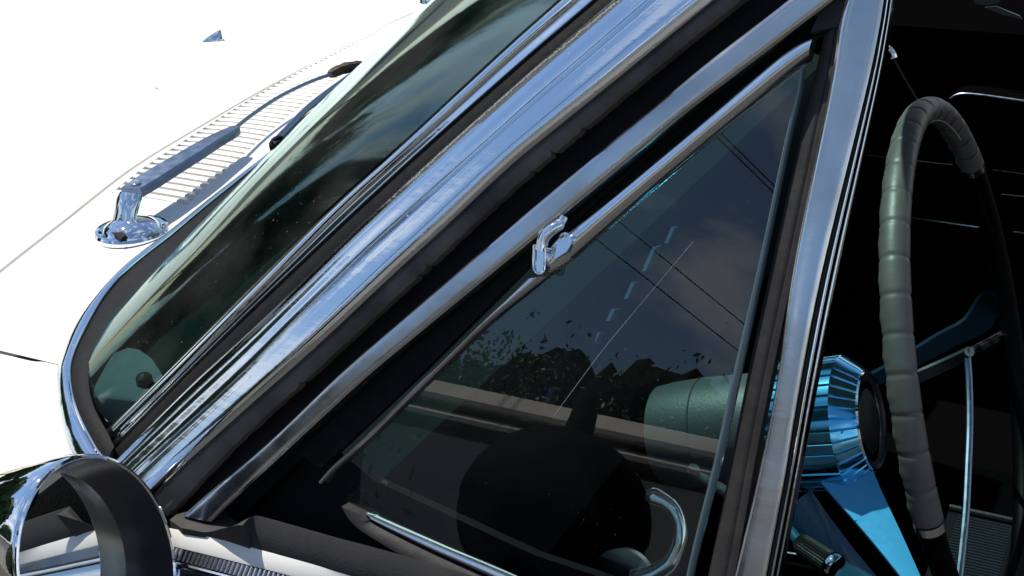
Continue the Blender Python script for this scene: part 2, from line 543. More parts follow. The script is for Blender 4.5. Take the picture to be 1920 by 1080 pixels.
# ------------------------------------------------------------------ windshield pillar strips
DP = np.array([.7255, -.6882]); WP = np.array([.6882, .7255]); OP = np.array([180., 837.])
EDG = {
 'e0': [(172, 828), (290, 713), (480, 520), (640, 367), (740, 280), (980, 57), (1047, 0)],
 'b0': [(176, 832), (295, 717), (480, 532), (640, 376), (748, 280), (980, 66), (1056, 0)],
 'b1': [(186, 842), (305, 726), (480, 550), (640, 390), (763, 281), (980, 82), (1076, 0)],
 'g1': [(202, 848), (320, 727), (480, 570), (575, 480), (640, 418), (790, 280), (980, 112), (1112, 0)],
 'g2': [(222, 858), (360, 720), (480, 611), (618, 480), (640, 456), (830, 280), (980, 147), (1150, 0)],
 'g2b': [(230, 866), (372, 728), (490, 620), (632, 486), (653, 466), (840, 290), (990, 160), (1172, 0)],
 'g3': [(252, 885), (400, 750), (480, 675), (520, 632), (677, 475), (882, 290), (997, 185), (1213, 0)],
 'g4': [(288, 926), (310, 902), (480, 749), (582, 660), (772, 481), (800, 458), (960, 306), (1117, 180), (1300, 30), (1337, 0)],
 'g5': [(318, 958), (430, 838), (617, 668), (810, 490), (838, 462), (960, 350), (1160, 182), (1300, 67), (1385, 0)],
 'g6': [(324, 984), (400, 915), (458, 870), (520, 815), (631, 705), (892, 481), (1003, 386), (1274, 161), (1300, 138), (1478, 0)],
 'g7': [(398, 976), (470, 908), (542, 841), (688, 705), (962, 480), (1078, 385), (1280, 216), (1330, 178), (1563, 0)],
}
def sw(p): q = np.array(p, float) - OP; return q @ DP, q @ WP
EW = {k: np.array([sw(p) for p in v]) for k, v in EDG.items()}
def edge(k, s):
    e = EW[k]
    if s < e[0, 0]:  w = e[0, 1] + (s - e[0, 0]) * (e[1, 1] - e[0, 1]) / (e[1, 0] - e[0, 0])
    elif s > e[-1, 0]:
        j = -3 if len(e) > 3 else -2
        w = e[-1, 1] + (s - e[-1, 0]) * (e[-1, 1] - e[j, 1]) / (e[-1, 0] - e[j, 0])
    else: w = np.interp(s, e[:, 0], e[:, 1])
    return OP + DP * s + WP * w
NW = unit((-.608, -.307, .728))
def nf(f): return unit(NW * (1 - f) + NS * f)
SEQ = [('e0', .42), ('b0', .42), ('b1', .42), ('g1', .5), ('g2', .55), ('g2b', .6), ('g3', .78), ('g4', 1), ('g5', 1), ('g6', 1), ('g7', 1)]
ST = np.r_[np.arange(0, 1720, 30)]
PC = {k: [] for k, _ in SEQ}
for s in ST:
    prev = None
    for k, f in SEQ:
        x, y = edge(k, s)
        X = pl(x, y, (0, 0, 0), (-.3, -.7, .6)) if prev is None else pl(x, y, prev, nf(pf))
        PC[k].append(X); prev, pf = X, f
for k in PC:                      # smooth the hand-read edges a little
    q = np.array(PC[k])
    for _ in range(3 if k not in ('g5',) else 1):
        r_ = q.copy(); r_[1:-1] = (q[:-2] + 2 * q[1:-1] + q[2:]) / 4; q = r_
    PC[k] = q
def NN(f): return [nf(f)] * len(ST)
def cut(a, i0=0, i1=None): return a[i0:i1]
# start stations where each piece leaves the cowl or the door
pil = strip(PC['g3'] , PC['g4'], NN(.8), 'windshield_pillar', M['chrome'], car, m_=14, depth=.012,
            prof=lambda t: .0040 * (1 - (2 * t - 1) ** 4) + .0002 * math.sin(t * 40) * (t < .35) + .0012 * math.exp(-((t - .14) / .05) ** 2))
strip(PC['b0'], PC['b1'], NN(.42), 'inner_bead', M['chrome_clean'], pil, bulge=.0020, depth=.004)
strip(PC['b1'], PC['g1'], NN(.42), 'inner_molding', M['chrome'], pil, m_=6, depth=.006, prof=lambda t: -.0015 + .0007 * math.sin(t * math.pi) + .0018 * t ** 8)
strip(PC['g1'] - nf(.5) * .002, PC['g2'] - nf(.5) * .002, NN(.5), 'pillar_seal', M['rubber'], pil, bulge=.0012, depth=.008)
strip(PC['g2'], PC['g3'], NN(.6), 'outer_bead', M['chrome'], pil, m_=12, depth=.006,
      prof=lambda t: .0026 * math.exp(-((t - .16) / .13) ** 2) + .0007 * t - .0005 * math.sin(t * 9) * (t > .4))
strip(PC['e0'] - NW * .003, PC['b0'] + NW * 0, NN(.35), 'glass_seal', M['rubber_brown'], pil, bulge=.001, depth=.006)
# weatherstrip with torn outer edge
g5 = PC['g5'].copy()
rs = np.random.RandomState(3)
A5, B5 = [], []
for i in range(len(ST) - 1):
    for t in np.linspace(0, 1, 5, endpoint=False):
        A5.append(PC['g4'][i] * (1 - t) + PC['g4'][i + 1] * t)
        b = g5[i] * (1 - t) + g5[i + 1] * t
        B5.append(b + (A5[-1] - b) * (.07 * rs.rand() + (.16 if rs.rand() < .05 else 0)))
A5, B5 = np.array(A5), np.array(B5)
strip(A5 - NS * .003, B5 - NS * .004, [NS] * len(A5), 'weatherstrip', M['strip'], pil, m_=6, depth=.008,
      prof=lambda t: .0018 * math.sin(t * math.pi) - .001 * math.exp(-((t - .55) / .08) ** 2))
# black channel behind the gap
mid5 = PC['g4'] * .4 + PC['g5'] * .6
gapA, gapB = mid5 - NS * .016, PC['g7'] + (PC['g7'] - PC['g6']) * .35 - NS * .016
strip(gapA, gapB, NN(1), 'door_gap_seal', M['rubber'], car, m_=2, depth=.006)

# ------------------------------------------------------------------ vent window on the driver's door
j = int(np.searchsorted(ST, 700))
SIDE0 = tuple(PC['g7'][j])
vent = strip(PC['g6'][1:], np.vstack([PC['g7'][2:3], PC['g7'][2:]]), NN(1)[1:], 'vent_window', M['chrome_dull'], car, m_=10, depth=.010,
             prof=lambda t: .0016 * (1 - abs(2 * t - 1) ** 9) + .0002 * math.sin(math.pi * t))
def sidecurve(pts, off=0.0, n=40, sm=True):
    a = [side(*p, off) for p in pts]
    return spline(a, n) if sm else resample(a, n)
# rubber behind the channel, rail and post
poly = [(340, 985), (1563, 0), (1600, -30), (1640, -30), (1440, 1180), (900, 1180)]
B().slab([side(*p, -.0125) for p in [(560, 850), (700, 712), (980, 480), (1335, 190), (1563, 0), (1640, 0), (1600, 60), (1535, 66), (1500, 60), (1372, 165), (1128, 370), (1000, 490), (800, 690), (600, 880)]], NS, .006).out('gap_rubber', M['rubber'], vent, smooth=False)
# bright channel along the top of the vent glass
chA = sidecurve([(1003, 500), (1040, 450), (1070, 430), (1128, 385), (1280, 258), (1372, 180), (1460, 105), (1500, 78), (1529, 65)], .001, 50)
chB = sidecurve([(1030, 516), (1052, 500), (1085, 472), (1182, 387), (1280, 304), (1350, 245), (1428, 181), (1480, 138), (1517, 110)], .001, 50)
strip(chA, chB, [NS] * 50, 'glass_channel', M['chrome'], vent, m_=12, depth=.007, prof=lambda t: .0048 * (1 - abs(2 * t - 1) ** 2.2))
lowA = sidecurve([(985, 524), (960, 548), (900, 607), (830, 675), (760, 742), (690, 812), (625, 872), (600, 900)], .0005, 30)
lowB = sidecurve([(1028, 517), (990, 548), (912, 612), (838, 684), (768, 751), (698, 821), (632, 880), (606, 908)], .0005, 30)
strip(lowA, lowB, [NS] * 30, 'lower_channel', M['chrome_dull'], vent, m_=8, depth=.006, prof=lambda t: .003 * math.sin(math.pi * t))
# dark rubber wedge at the top corner
B().slab([side(*p, -.001) for p in [(1566, 0), (1584, 0), (1572, 50), (1520, 60), (1536, 24)]], NS, .008).out('corner_rubber', M['rubber_brown'], vent, smooth=False)
# glass and its thick ground edge
gpoly = [(1512, 116), (1428, 183), (1280, 306), (1182, 389), (1085, 474), (1040, 512), (912, 614), (838, 686), (698, 823), (612, 905), (640, 935), (711, 972), (813, 1018), (947, 1076), (1080, 1140), (1278, 1140), (1300, 1020), (1340, 860), (1369, 725), (1421, 500), (1470, 270), (1493, 175)]
gv = [side(*p, -.002) for p in gpoly]
B().add(gv, [tuple(range(len(gv)))]).out('vent_glass', M['vglass'], vent, smooth=False)
ea = sidecurve([(1500, 125), (1493, 175), (1470, 270), (1421, 500), (1369, 725), (1340, 860), (1300, 1020), (1272, 1150)], -.001, 30)
eb = sidecurve([(1508, 125), (1502, 175), (1480, 270), (1432, 500), (1384, 725), (1354, 860), (1313, 1020), (1284, 1150)], -.003, 30)
strip(ea, eb, [NS] * 30, 'glass_edge', M['edge'], vent, bulge=.0008, depth=.003, m_=4)
# rubber seal between glass and post
ra = sidecurve([(1545, 66), (1520, 175), (1484, 330), (1446, 500), (1400, 712), (1372, 860), (1340, 1020), (1312, 1160)], -.006, 30)
rb = sidecurve([(1577, 40), (1553, 177), (1524, 330), (1489, 500), (1445, 712), (1416, 860), (1388, 1020), (1362, 1160)], -.002, 30)
strip(ra, rb, [NS] * 30, 'post_rubber', M['rubber_brown'], vent, m_=10, depth=.010, prof=lambda t: .0012 * math.sin(t * math.pi) - .0012 * math.exp(-((t - .68) / .07) ** 2))
# lower rail of the vent window
la = sidecurve([(690, 961), (700, 966), (711, 972), (813, 1018), (947, 1076), (1080, 1140)], .001, 30)
lb = sidecurve([(686, 966), (694, 974), (702, 984), (800, 1034), (930, 1094), (1060, 1160)], .003, 30)
lc = sidecurve([(640, 950), (658, 978), (690, 1004), (780, 1056), (890, 1108), (1020, 1180)], .006, 30)
strip(lb, lc, [unit(NS + np.array([0, 0, -.2]))] * 30, 'rail_face', M['rubber_brown'], vent, m_=6, depth=.010, bulge=.001)  # rubber colour stands in for the dark reflection on the chrome rail
strip(la, la + (lb - la) * .7, [unit(NS + np.array([0, 0, .1]))] * 30, 'lower_rail', M['chrome'], vent, m_=12, depth=.010, prof=lambda t: .0022 * math.sin(math.pi * t))

# division post between vent window and door glass
pa = sidecurve([(1592, -40), (1585, 0), (1573, 50), (1553, 177), (1487, 500), (1458, 708), (1420, 900), (1382, 1060), (1355, 1170)], .000, 40)
pb = sidecurve([(1664, -40), (1657, 0), (1647, 60), (1622, 177), (1543, 500), (1500, 720), (1472, 890), (1440, 1060), (1420, 1170)], .000, 40)
post = strip(pa, pb, [NS] * 40, 'division_post', M['chrome_dull'], car, m_=12, depth=.012, prof=lambda t: .0016 * (1 - abs(2 * t - 1) ** 9) + .0003 * math.sin(math.pi * t))
def lerp(a, b, t): return a + (b - a) * t
pc = sidecurve([(1681, -40), (1673, 0), (1664, 60), (1642, 177), (1571, 500), (1527, 720), (1496, 890), (1464, 1060), (1442, 1170)], -.002, 40)
strip(lerp(pb, pc, .05) - NS * .002, lerp(pb, pc, .32) - NS * .002, [NS] * 40, 'run_felt', M['rubber_brown'], post, m_=3, depth=.010, bulge=.0003)
strip(lerp(pb, pc, .34), lerp(pb, pc, .60), [NS] * 40, 'run_bead', M['chrome_clean'], post, m_=6, depth=.008, bulge=.0012)
strip(lerp(pb, pc, .62) - NS * .004, lerp(pb, pc, .80) - NS * .004, [NS] * 40, 'run_gap', M['rubber'], post, m_=2, depth=.008)
strip(lerp(pb, pc, .80), lerp(pb, pc, 1.0), [NS] * 40, 'run_edge', M['chrome'], post, m_=6, depth=.010, bulge=.0008)

# vent window pivot clamp, on the outside of the channel
pv = B()
pin = spline([side(*p, o_) for p, o_ in [((1058, 408), .004), ((1050, 420), .006), ((1032, 432), .009), ((1019, 448), .010), ((1014, 470), .010)]], 16)
piv = B().tube(pin, [.0026] * 4 + [.0034] * 12, 14).out('vent_pivot', M['chrome_clean'], vent)
cup = [(1001, 458), (1024, 464), (1023, 500), (1018, 513), (1006, 513), (1000, 502)]
B().slab([side(*p, .011) for p in cup], NS, .008).out('pivot_cup', M['chrome_clean'], piv, smooth=False)
B().tube(spline([side(*p, .0125) for p in [(1001, 460), (1000, 500), (1006, 512), (1017, 512), (1021, 500), (1022, 466)]], 24), .0007, 6).out('cup_lip', M['chrome_clean'], piv)
B().tube(spline([side(*p, o_) for p, o_ in [((1025, 466), .010), ((1036, 467), .009), ((1044, 462), .008), ((1050, 452), .007)]], 12), .0008, 6).out('pivot_link', M['chrome_clean'], piv)
B().slab([side(*p, .0095) for p in [(1040, 486), (1043, 462), (1048, 447), (1057, 442), (1068, 446), (1071, 458), (1062, 472)]], NS, .006).out('pivot_clip', M['chrome'], piv, smooth=False)
B().tube(spline([side(*p, .008) for p in [(1052, 446), (1060, 441), (1069, 446), (1072, 456)]], 12), .0018, 8).out('clip_roll', M['chrome_clean'], piv)
B().slab([side(*p, .003) for p in [(590, 866), (611, 871), (603, 876)]], NS, .001).out('glass_glint', M['chrome_clean'], vent, smooth=False)  # bright chip standing in for a glint on the glass

# ------------------------------------------------------------------ door top, felt, ribbed moulding
ZD = -.014
du = spline([pz(*p, ZD) for p in [(300, 987), (312, 990), (375, 1003), (500, 1035), (589, 1060), (655, 1081), (900, 1150), (1300, 1262)]], 60)
dl = spline([pz(*p, ZD - .008) for p in [(300, 1019), (318, 1023), (400, 1043), (547, 1080), (700, 1118), (900, 1168), (1300, 1268)]], 60)
rl = []
for p in [(293, 1043), (311, 1047), (392, 1068), (539, 1106), (692, 1144), (892, 1194), (1292, 1294)]:
    rl.append(p)
NR = unit((0, -.75, .66))
dlm = dl[len(dl) // 4]
rl3 = spline([pl(*p, dlm, NR) for p in rl], 60)
secs = []
for a, b, c in zip(du, dl, rl3):
    secs.append([a - np.array([0, 0, .02]), a, lerp(a, b, .06) + np.array([0, 0, .0012]), lerp(a, b, .5) + np.array([0, 0, .002]), lerp(a, b, .94) + np.array([0, 0, .0006]), b, b + np.array([0, .002, -.004]), c + np.array([0, .012, -.002]), c + np.array([0, .0, -.012]), c + np.array([0, -.03, -.06]), c + np.array([0, -.045, -.2]), c + np.array([0, -.03, -.45]), c + np.array([0, .0, -.58])])
door = B().loft(secs, closed=False).out('door', M['paint'], car)
# ribbed moulding: dull backing, ribs one by one, chrome lower bead
bk = lambda a, d: a - NR * d
mold = B().loft([[bk(a, .004), bk(a, .0005), bk(lerp(a, c, .5), .0012), bk(c, .0005), bk(c, .004)] for a, c in zip(dl, rl3)], closed=False).out('belt_molding', M['rubber'], car)
Lr = np.r_[0, np.cumsum(np.linalg.norm(np.diff(dl, axis=0), axis=1))]
s_ = .004; k = 0
def at_s(cv, s): return np.array([np.interp(s, Lr, cv[:, q]) for q in range(3)])
pitch = .0033
while s_ < min(Lr[-1] - .01, .40):
    a, b = at_s(dl, s_), at_s(rl3, s_ - .0008)
    dr = unit(at_s(dl, s_ + .002) - a)
    v = []
    for q in (lerp(a, b, .06), lerp(a, b, .94)):
        v += [q - dr * pitch * .36 - NR * .0008, q - dr * pitch * .18 + NR * .0012, q + dr * pitch * .18 + NR * .0012, q + dr * pitch * .36 - NR * .0008]
    link('rib', v, [(0, 1, 5, 4), (1, 2, 6, 5), (2, 3, 7, 6), (0, 3, 2, 1), (4, 5, 6, 7)], M['chrome_dull'], mold, smooth=False)
    s_ += pitch; k += 1
B().tube(rl3 + NR * .0004 + np.array([0, -.0012, -.0014]), .0018, 8).out('molding_bead', M['chrome'], mold)
cpan = rl3 + np.array([0, -.0022, -.004])
B().loft([[p, p + np.array([0, -.004, -.006]), p + np.array([0, -.007, -.02]), p + np.array([0, -.004, -.03])] for p in cpan], closed=False).out('molding_face', M['chrome'], mold)
# window sweep felt
fu = spline([pz(*p, ZD + .020) for p in [(455, 985), (466, 972), (482, 967), (540, 982), (635, 1009), (700, 1026), (800, 1054), (890, 1081), (1300, 1200)]], 50)
fl = spline([pz(*p, ZD + .001) for p in [(382, 1001), (420, 1012), (460, 1022), (510, 1036), (589, 1058), (655, 1078), (750, 1105), (900, 1147), (1300, 1258)]], 50)
B().loft([[a + np.array([0, .004, -.02]), a, lerp(a, b, .12) + np.array([0, 0, .001]), lerp(a, b, .55) + np.array([0, -.0008, .0012]), b, b + np.array([0, .002, -.02])] for a, b in zip(fu, fl)]).out('window_felt', M['felt'], door)
B().slab([pz(*p, ZD + .004) for p in [(318, 975), (330, 965), (400, 945), (452, 985), (440, 992), (382, 998), (340, 990)]], (0, 0, 1), .02).out('corner_seal', M['rubber_brown'], door, smooth=False)
# dark inner door and foot of the pillar
B().slab([side(*p, -.028) for p in [(300, 985), (560, 780), (700, 900), (1000, 1040), (1300, 1140), (1330, 1215), (890, 1090), (640, 1016), (482, 976), (455, 992), (318, 990)]], NS, .012).out('door_inner', M['black'], door, smooth=False)

# ------------------------------------------------------------------ windshield glass, ruled from its base to the header
gb = gas_in.copy()
tt = np.linspace(0, 1, 60)
baseC = resample(gb, 60)
e0top = PC['e0'][-1]
hdr = []
y0h = e0top[1]
for t in tt:
    yy = y0h + (1.40 - y0h) * t
    bow = 1 - (2 * (yy - y0h) / (1.5 - y0h) - 1) ** 2
    hdr.append((e0top[0] - .05 * bow, yy, e0top[2] + .02 * bow))
hdr = np.array(hdr)
# left border follows the pillar
e0 = PC['e0']
st0 = e0[np.argmin(np.abs(ST - (-5)))]
lb_ = resample(e0[int(np.searchsorted(ST, 0)):], 30)
G = []
for i, v in enumerate(np.linspace(0, 1, 30)):
    row = []
    shift = lb_[i] - (baseC[0] * (1 - v) + hdr[0] * v)
    for j_, t in enumerate(tt):
        p = baseC[j_] * (1 - v) + hdr[j_] * v
        bul = .045 * math.sin(math.pi * v) * math.sin(math.pi * min(1, t * 1.0)) ** .8
        row.append(p + shift * (1 - t) ** 6 + np.array([-.35, 0, .9]) * bul)
    G.append(row)
B().grid([r_[::-1] for r_ in G]).out('windshield', M['wind'], car)

# header and roof above the frame
rf = B()
rf.loft([[h + np.array([-.03, 0, -.005]), h + np.array([-.02, 0, .02]), h + np.array([.05, 0, .05]), h + np.array([.06, 0, -.01])] for h in hdr])
rf.out('windshield_header', M['chrome'], car)
G = []
for yy in np.linspace(.16, 1.40, 16):
    cr = 1 - ((yy - .78) / .66) ** 2
    G.append([(e0top[0] + .02 + dx, yy, e0top[2] + .035 + .05 * cr * min(1, dx * 3 + .3) + (.06 if 0 < dx else 0)) for dx in (0, .1, .4, .9, 1.4, 1.7)])
B().grid(G).out('roof', M['paint'], car)

# ------------------------------------------------------------------ dashboard
dsh = B()
G = []
gq = resample(gas_in, 40)
for q in gq:
    yy = min(q[1], 1.40)
    G.append([q + np.array([-.03, 0, -.016]), q + np.array([-.004, .002, -.022]), (max(q[0] + .03, -.2 + 0), yy + .004, -.008), (max(.02, q[0] + .05), yy + .01, -.02), (.12, yy + .01, -.022), (.17, yy + .01, -.03), (.19, yy + .01, -.06), (.19, yy + .01, -.12), (.17, yy + .01, -.26), (.05, yy + .01, -.30)])
dash = B().grid(G).out('dashboard', M['dash'], car)
# blue grey corner of the dash with its black knob
cz = .015
pp = [(168, 720), (200, 668), (240, 652), (262, 656), (284, 672), (300, 696), (312, 720), (320, 745), (290, 780), (240, 800), (200, 790), (180, 760)]
B().slab([pz(*p, cz) for p in pp], (0, 0, 1), .012).out('dash_corner', M['dashblue'], dash, smooth=False)
B().lathe(pz(272, 720, cz), (0, 0, 1), [(0, .006), (.006, .006), (.008, .004), (.009, .0005)], 16).out('dash_knob', M['black'], dash)
XD = .194
px_x = lambda x, y, X=XD: pl(x, y, (X, 0, 0), (1, 0, 0))
B().tube(resample([px_x(1038, 780), px_x(1130, 655), px_x(1228, 538), px_x(1300, 452)], 12), .00025, 6).out('dash_trim', M['chrome_dull'], dash)
for (x, y, hw, hh) in ((1030, 743, 6, 16), (1124, 634, 5, 12), (1153, 590, 6, 12), (1188, 544, 6, 16), (1226, 484, 7, 24), (1262, 440, 4, 16)):  # small blue plates standing in for glints on the dash
    B().slab([px_x(x - hw - hh * .35, y + hh), px_x(x + hw - hh * .35, y + hh * .8), px_x(x + hw + hh * .35, y - hh), px_x(x - hw * .6 + hh * .35, y - hh * .85)], (1, 0, .2), .004).out('dash_glint', M['glint'], dash, smooth=False)
# firewall, floor and far side of the cabin
B().add([(-.05, .03, -.02), (-.05, 1.5, -.02), (-.15, 1.5, -.62), (-.15, .03, -.62)], [(0, 1, 2, 3)]).out('firewall', M['black_deep'], car, smooth=False)
B().add([(-.2, -.02, -.62), (1.9, -.02, -.62), (1.9, 1.55, -.62), (-.2, 1.55, -.62)], [(0, 1, 2, 3)]).out('floor_pan', M['black_deep'], car, smooth=False)

# far door with bright strips
YF = 1.5
fd = B().add([(-.15, YF, -.7), (1.5, YF, -.7), (1.5, YF, -.03), (-.15, YF, -.03), (-.15, YF + .08, .012), (1.5, YF + .08, .012), (1.5, YF + .12, -.03), (-.15, YF + .12, -.03), (1.5, YF + .13, -.7), (-.15, YF + .13, -.7)],
             [(0, 1, 2, 3), (3, 2, 5, 4), (4, 5, 6, 7), (7, 6, 8, 9)]).out('passenger_door', M['black_deep'], car, smooth=False)
def bar(px_, Y, r_, name, m, parent, flat=None):
    return B().tube(resample([py(*p, Y) for p in px_], 8), r_, 8).out(name, m, parent)
bar([(1610, 289), (1660, 295), (1786, 309)], YF - .006, .0012, 'door_trim_strip', M['chrome_dull'], fd)
bar([(1585, 391), (1700, 407), (1835, 426)], YF - .006, .0022, 'door_trim_strip', M['chrome'], fd)
bar([(1860, 318), (1920, 326), (1990, 335)], YF - .006, .0010, 'door_trim_strip', M['chrome_dull'], fd)
bar([(1878, 364), (1990, 376)], YF - .006, .0016, 'door_trim_strip', M['chrome_dull'], fd)
bar([(1900, 434), (1990, 446)], YF - .006, .0022, 'door_trim_strip', M['chrome'], fd)
arm_ = spline([py(*p, YF - .05) for p in [(1782, 186), (1790, 180), (1805, 176), (1835, 178), (1880, 184), (1990, 200)]], 24)
B().tube(arm_, .0022, 10).out('armrest_trim', M['wiper_steel'], fd)
B().loft([[p + np.array([0, .0, .0]), p + np.array([0, .05, .002]), p + np.array([0, .05, -.05]), p + np.array([0, .01, -.05])] for p in arm_]).out('armrest', M['black_deep'], fd)
B().slab([py(*p, YF - .004) for p in [(1846, 14), (1868, 12), (1912, 30), (1916, 36), (1880, 28)]], (0, -1, 0), .003).out('sill_plate', M['sill'], fd, smooth=False)
B().slab([py(*p, YF - .004) for p in [(1822, -6), (1876, -6), (1872, 6), (1850, 10), (1828, 6)]], (0, -1, 0), .003).out('sill_plate', M['sill'], fd, smooth=False)
ck = spline([py(*p, YF - .04) for p in [(1654, 88), (1664, 90), (1672, 98), (1676, 108)]], 12)
crank = B().tube(ck, .006, 10).out('window_crank', M['chrome'], fd)
B().lathe(py(1654, 127, YF - .05), (0, -1, 0), [(0, .004), (.008, .007), (.014, .006), (.018, .001)], 16).out('crank_knob', M['chrome_clean'], crank)
B().tube(resample([py(1676, 112, YF - .04), py(1697, 150, YF - .04), py(1730, 205, YF - .04)], 6), .0022, 8).out('crank_arm', M['rust'], crank)

# bench seat with pleated black vinyl
zs = -.42
sc = pz(1780, 955, zs)
seat = B().slab([(sc[0], .62, zs), (sc[0], sc[1], zs), (1.25, sc[1], zs), (1.25, .62, zs)], (0, 0, 1), .16).out('bench_seat', M['black'], car, smooth=False)
b = B()
for yy in np.arange(sc[1] - .17, sc[1] - .010, .0056):
    b.tube([(sc[0] + .012, yy, zs + .0015), (sc[0] + .3, yy, zs + .0015), (1.2, yy, zs + .0015)], .0022, 6)
b.out('seat_pleats', M['pleat'], seat)
B().tube([(sc[0], sc[1], zs + .003), (sc[0] + .3, sc[1], zs + .003), (1.2, sc[1], zs + .003)], .004, 8).out('seat_piping', M['pleat'], seat)
B().tube([(sc[0] + .075, sc[1] - .2, zs + .006), (sc[0] + .075, sc[1], zs + .006)], .003, 8).out('seat_seam', M['black'], seat)

# ------------------------------------------------------------------ steering wheel
WC = np.array([.5129, .3824, -.0142]); aW, bW, RW = R(16.33), R(1.59), .1971
WN = np.array([math.cos(aW) * math.cos(bW), math.sin(bW), math.sin(aW) * math.cos(bW)])
E1 = unit(np.cross(WN, (0, 1, 0)))
if E1[2] < 0: E1 = -E1
E2 = np.cross(WN, E1)
def rim(th, r_=RW, d=0.0): return WC + WN * d + r_ * (math.cos(R(th)) * E1 + math.sin(R(th)) * E2)
rimring = [rim(t) for t in np.linspace(96, 304, 60)]
wheel = B().tube(rimring, .0085, 14).out('steering_wheel', M['rimblack'], car)
# laced grip with finger bumps and dark creases
secs = []; ths = np.linspace(-56, 95.5, 420)
for th in ths:
    c = rim(th); rad = unit(c - WC); row = []
    bump_ = max(0, math.cos(R((th + 3) * 360 / 7.3))) ** 2 * (.75 + .25 * math.sin(th * .9))
    cre = abs(((th + 3) % 7.3) - 3.65)
    dip = .0007 * math.exp(-(cre / .45) ** 2)
    for a in np.linspace(0, 2 * math.pi, 22, endpoint=False):
        ca, sa = math.cos(a), math.sin(a)
        rr = .0096 - dip
        x = rr * ca; y_ = rr * sa * 1.05
        fr_ = max(0, -sa) ** 2            # bumps face forward, away from the driver
        row.append(c + rad * x + WN * (y_ - .0011 * bump_ * fr_))
    secs.append(row)
grip = B().loft(secs).out('wheel_grip', M['grip'], wheel)
for th in np.arange(-51.1 - 3 + 3.65 + .45, 93, 7.3):
    th = th + .5 * math.sin(th * 3)
    c = rim(th); rad = unit(c - WC)
    pts = [c + rad * .0097 * math.cos(a) + WN * .0101 * math.sin(a) + unit(np.cross(WN, rad)) * .0012 * math.sin(2 * a) for a in np.linspace(R(105), R(215 + 70 * abs(math.sin(th * 5))), 16)]
    B().tube(pts, .00042, 5).out('grip_crease', M['crease'], wheel)
# seam of the grip on its inner side
B().tube([rim(t, RW - .0090, .0038) for t in np.linspace(-40, 60, 50)], .0006, 5).out('grip_seam', M['seam'], wheel)
for th in (96.5, -57):
    c = rim(th); tg = unit(np.cross(WN, c - WC))
    B().lathe(c, tg, [(-.003, .0088), (-.003, .0100), (.003, .0100), (.003, .0088)], 24).out('rim_ferrule', M['chrome_dull'], wheel)
# fluted hub
HC = pl(1636, 787, WC, (0, 1, 0)); HC = WC + WN * ((HC - WC) @ WN)
def off_to(px_, d0=-.20, d1=.05):         # place along the wheel axis closest to a pixel
    best = None
    for d in np.linspace(d0, d1, 300):
        X = WC + WN * d; v = X - CAM; z = v @ CW
        e = abs(960 + FPX * (v @ CR) / z - px_)
        if best is None or e < best[0]: best = (e, d)
    return best[1]
dF = off_to(1640) + .004
HX = WC + WN * dF
HC = pl(1634, 791, HX, (0, 1, 0))
HC = HC + (WC - HC) * np.array([0, 1, 0])
dF = (HC - WC) @ WN
NFL = 36
secs = []
prof = [(-.075, .050), (-.072, .0535), (-.0185, .0545), (-.0170, .0535), (-.004, .0435), (-.001, .0405), (-.004, .037)]
for h, r_ in prof:
    row = []
    for k in range(NFL * 8):
        a = 2 * math.pi * k / (NFL * 8)
        rr = r_ - (.0014 if k % 8 == 0 else 0) * (1 if r_ > .042 else .3)
        row.append(HC + WN * h + rr * (math.cos(a) * E1 + math.sin(a) * E2))
    secs.append(row)
hub = B().loft(secs, caps=True).out('hub', M['bluemetal'], wheel, sharp=18)
B().lathe(HC + WN * -.002, WN, [(-.002, .0385), (.001, .0385), (.0015, .036), (-.001, .030), (.0005, .024), (.003, .020), (.0045, .012), (.005, .0005)], 40).out('horn_button', M['black'], wheel)
B().lathe(HC + WN * -.002, WN, [(0, .0405), (.0028, .0400), (.0028, .0383), (0, .0380)], 48).out('hub_bezel', M['chrome'], wheel)
# spokes: two bars on each side, dished from the hub to the rim
def wp(px_, py_, d): return pl(px_, py_, WC + WN * d, WN)
def plate(pts_a, pts_b, name, m, th=.003):
    a = spline(pts_a, 16); b = spline(pts_b, 16); secs = []
    for p, q, in zip(a, b):
        n = unit(np.cross(a[-1] - a[0], q - p))
        if n @ (CAM - p) < 0: n = -n
        secs.append([p, lerp(p, q, .5) + n * .0012, q, q - n * th, p - n * th])
    return B().loft(secs).out(name, m, wheel)
def bar_px(A, Bq, d0, d1, name, m):
    n = len(A)
    ds = np.linspace(d0, d1, n)
    return plate([wp(*p, d) for p, d in zip(A, ds)], [wp(*p, d) for p, d in zip(Bq, ds)], name, m)
dh = dF
NSP = unit((.22, -.50, .84))
PSP = HC - WN * .022 - E1 * .030 + np.array([0, -.040, 0])
def bar_pl(A, Bq, p0, n, name, m):
    return plate([pl(*p, p0, n) for p in A], [pl(*p, p0, n) for p in Bq], name, m)
bar_pl([(1632, 872), (1655, 925), (1690, 1000), (1728, 1085), (1760, 1160)], [(1536, 900), (1590, 962), (1640, 1020), (1692, 1085), (1740, 1150)], PSP, NSP, 'spoke', M['spoke'])
bar_pl([(1520, 918), (1560, 975), (1610, 1040), (1660, 1100), (1700, 1150)], [(1470, 960), (1500, 1000), (1560, 1070), (1610, 1130), (1660, 1180)], PSP - np.array([.02, -.004, .022]), unit((.1, -.75, .6)), 'spoke', M['bluepaint'])
bar_px([(1630, 705), (1690, 672), (1760, 628), (1810, 600), (1842, 552), (1874, 548)], [(1650, 722), (1720, 688), (1790, 650), (1850, 622), (1872, 590), (1876, 570)], dh - .040, -.015, 'spoke', M['bluedim'])
bar_px([(1660, 722), (1720, 698), (1780, 672), (1815, 655)], [(1668, 742), (1730, 716), (1790, 688), (1822, 668)], dh - .02, -.012, 'spoke', M['column'])
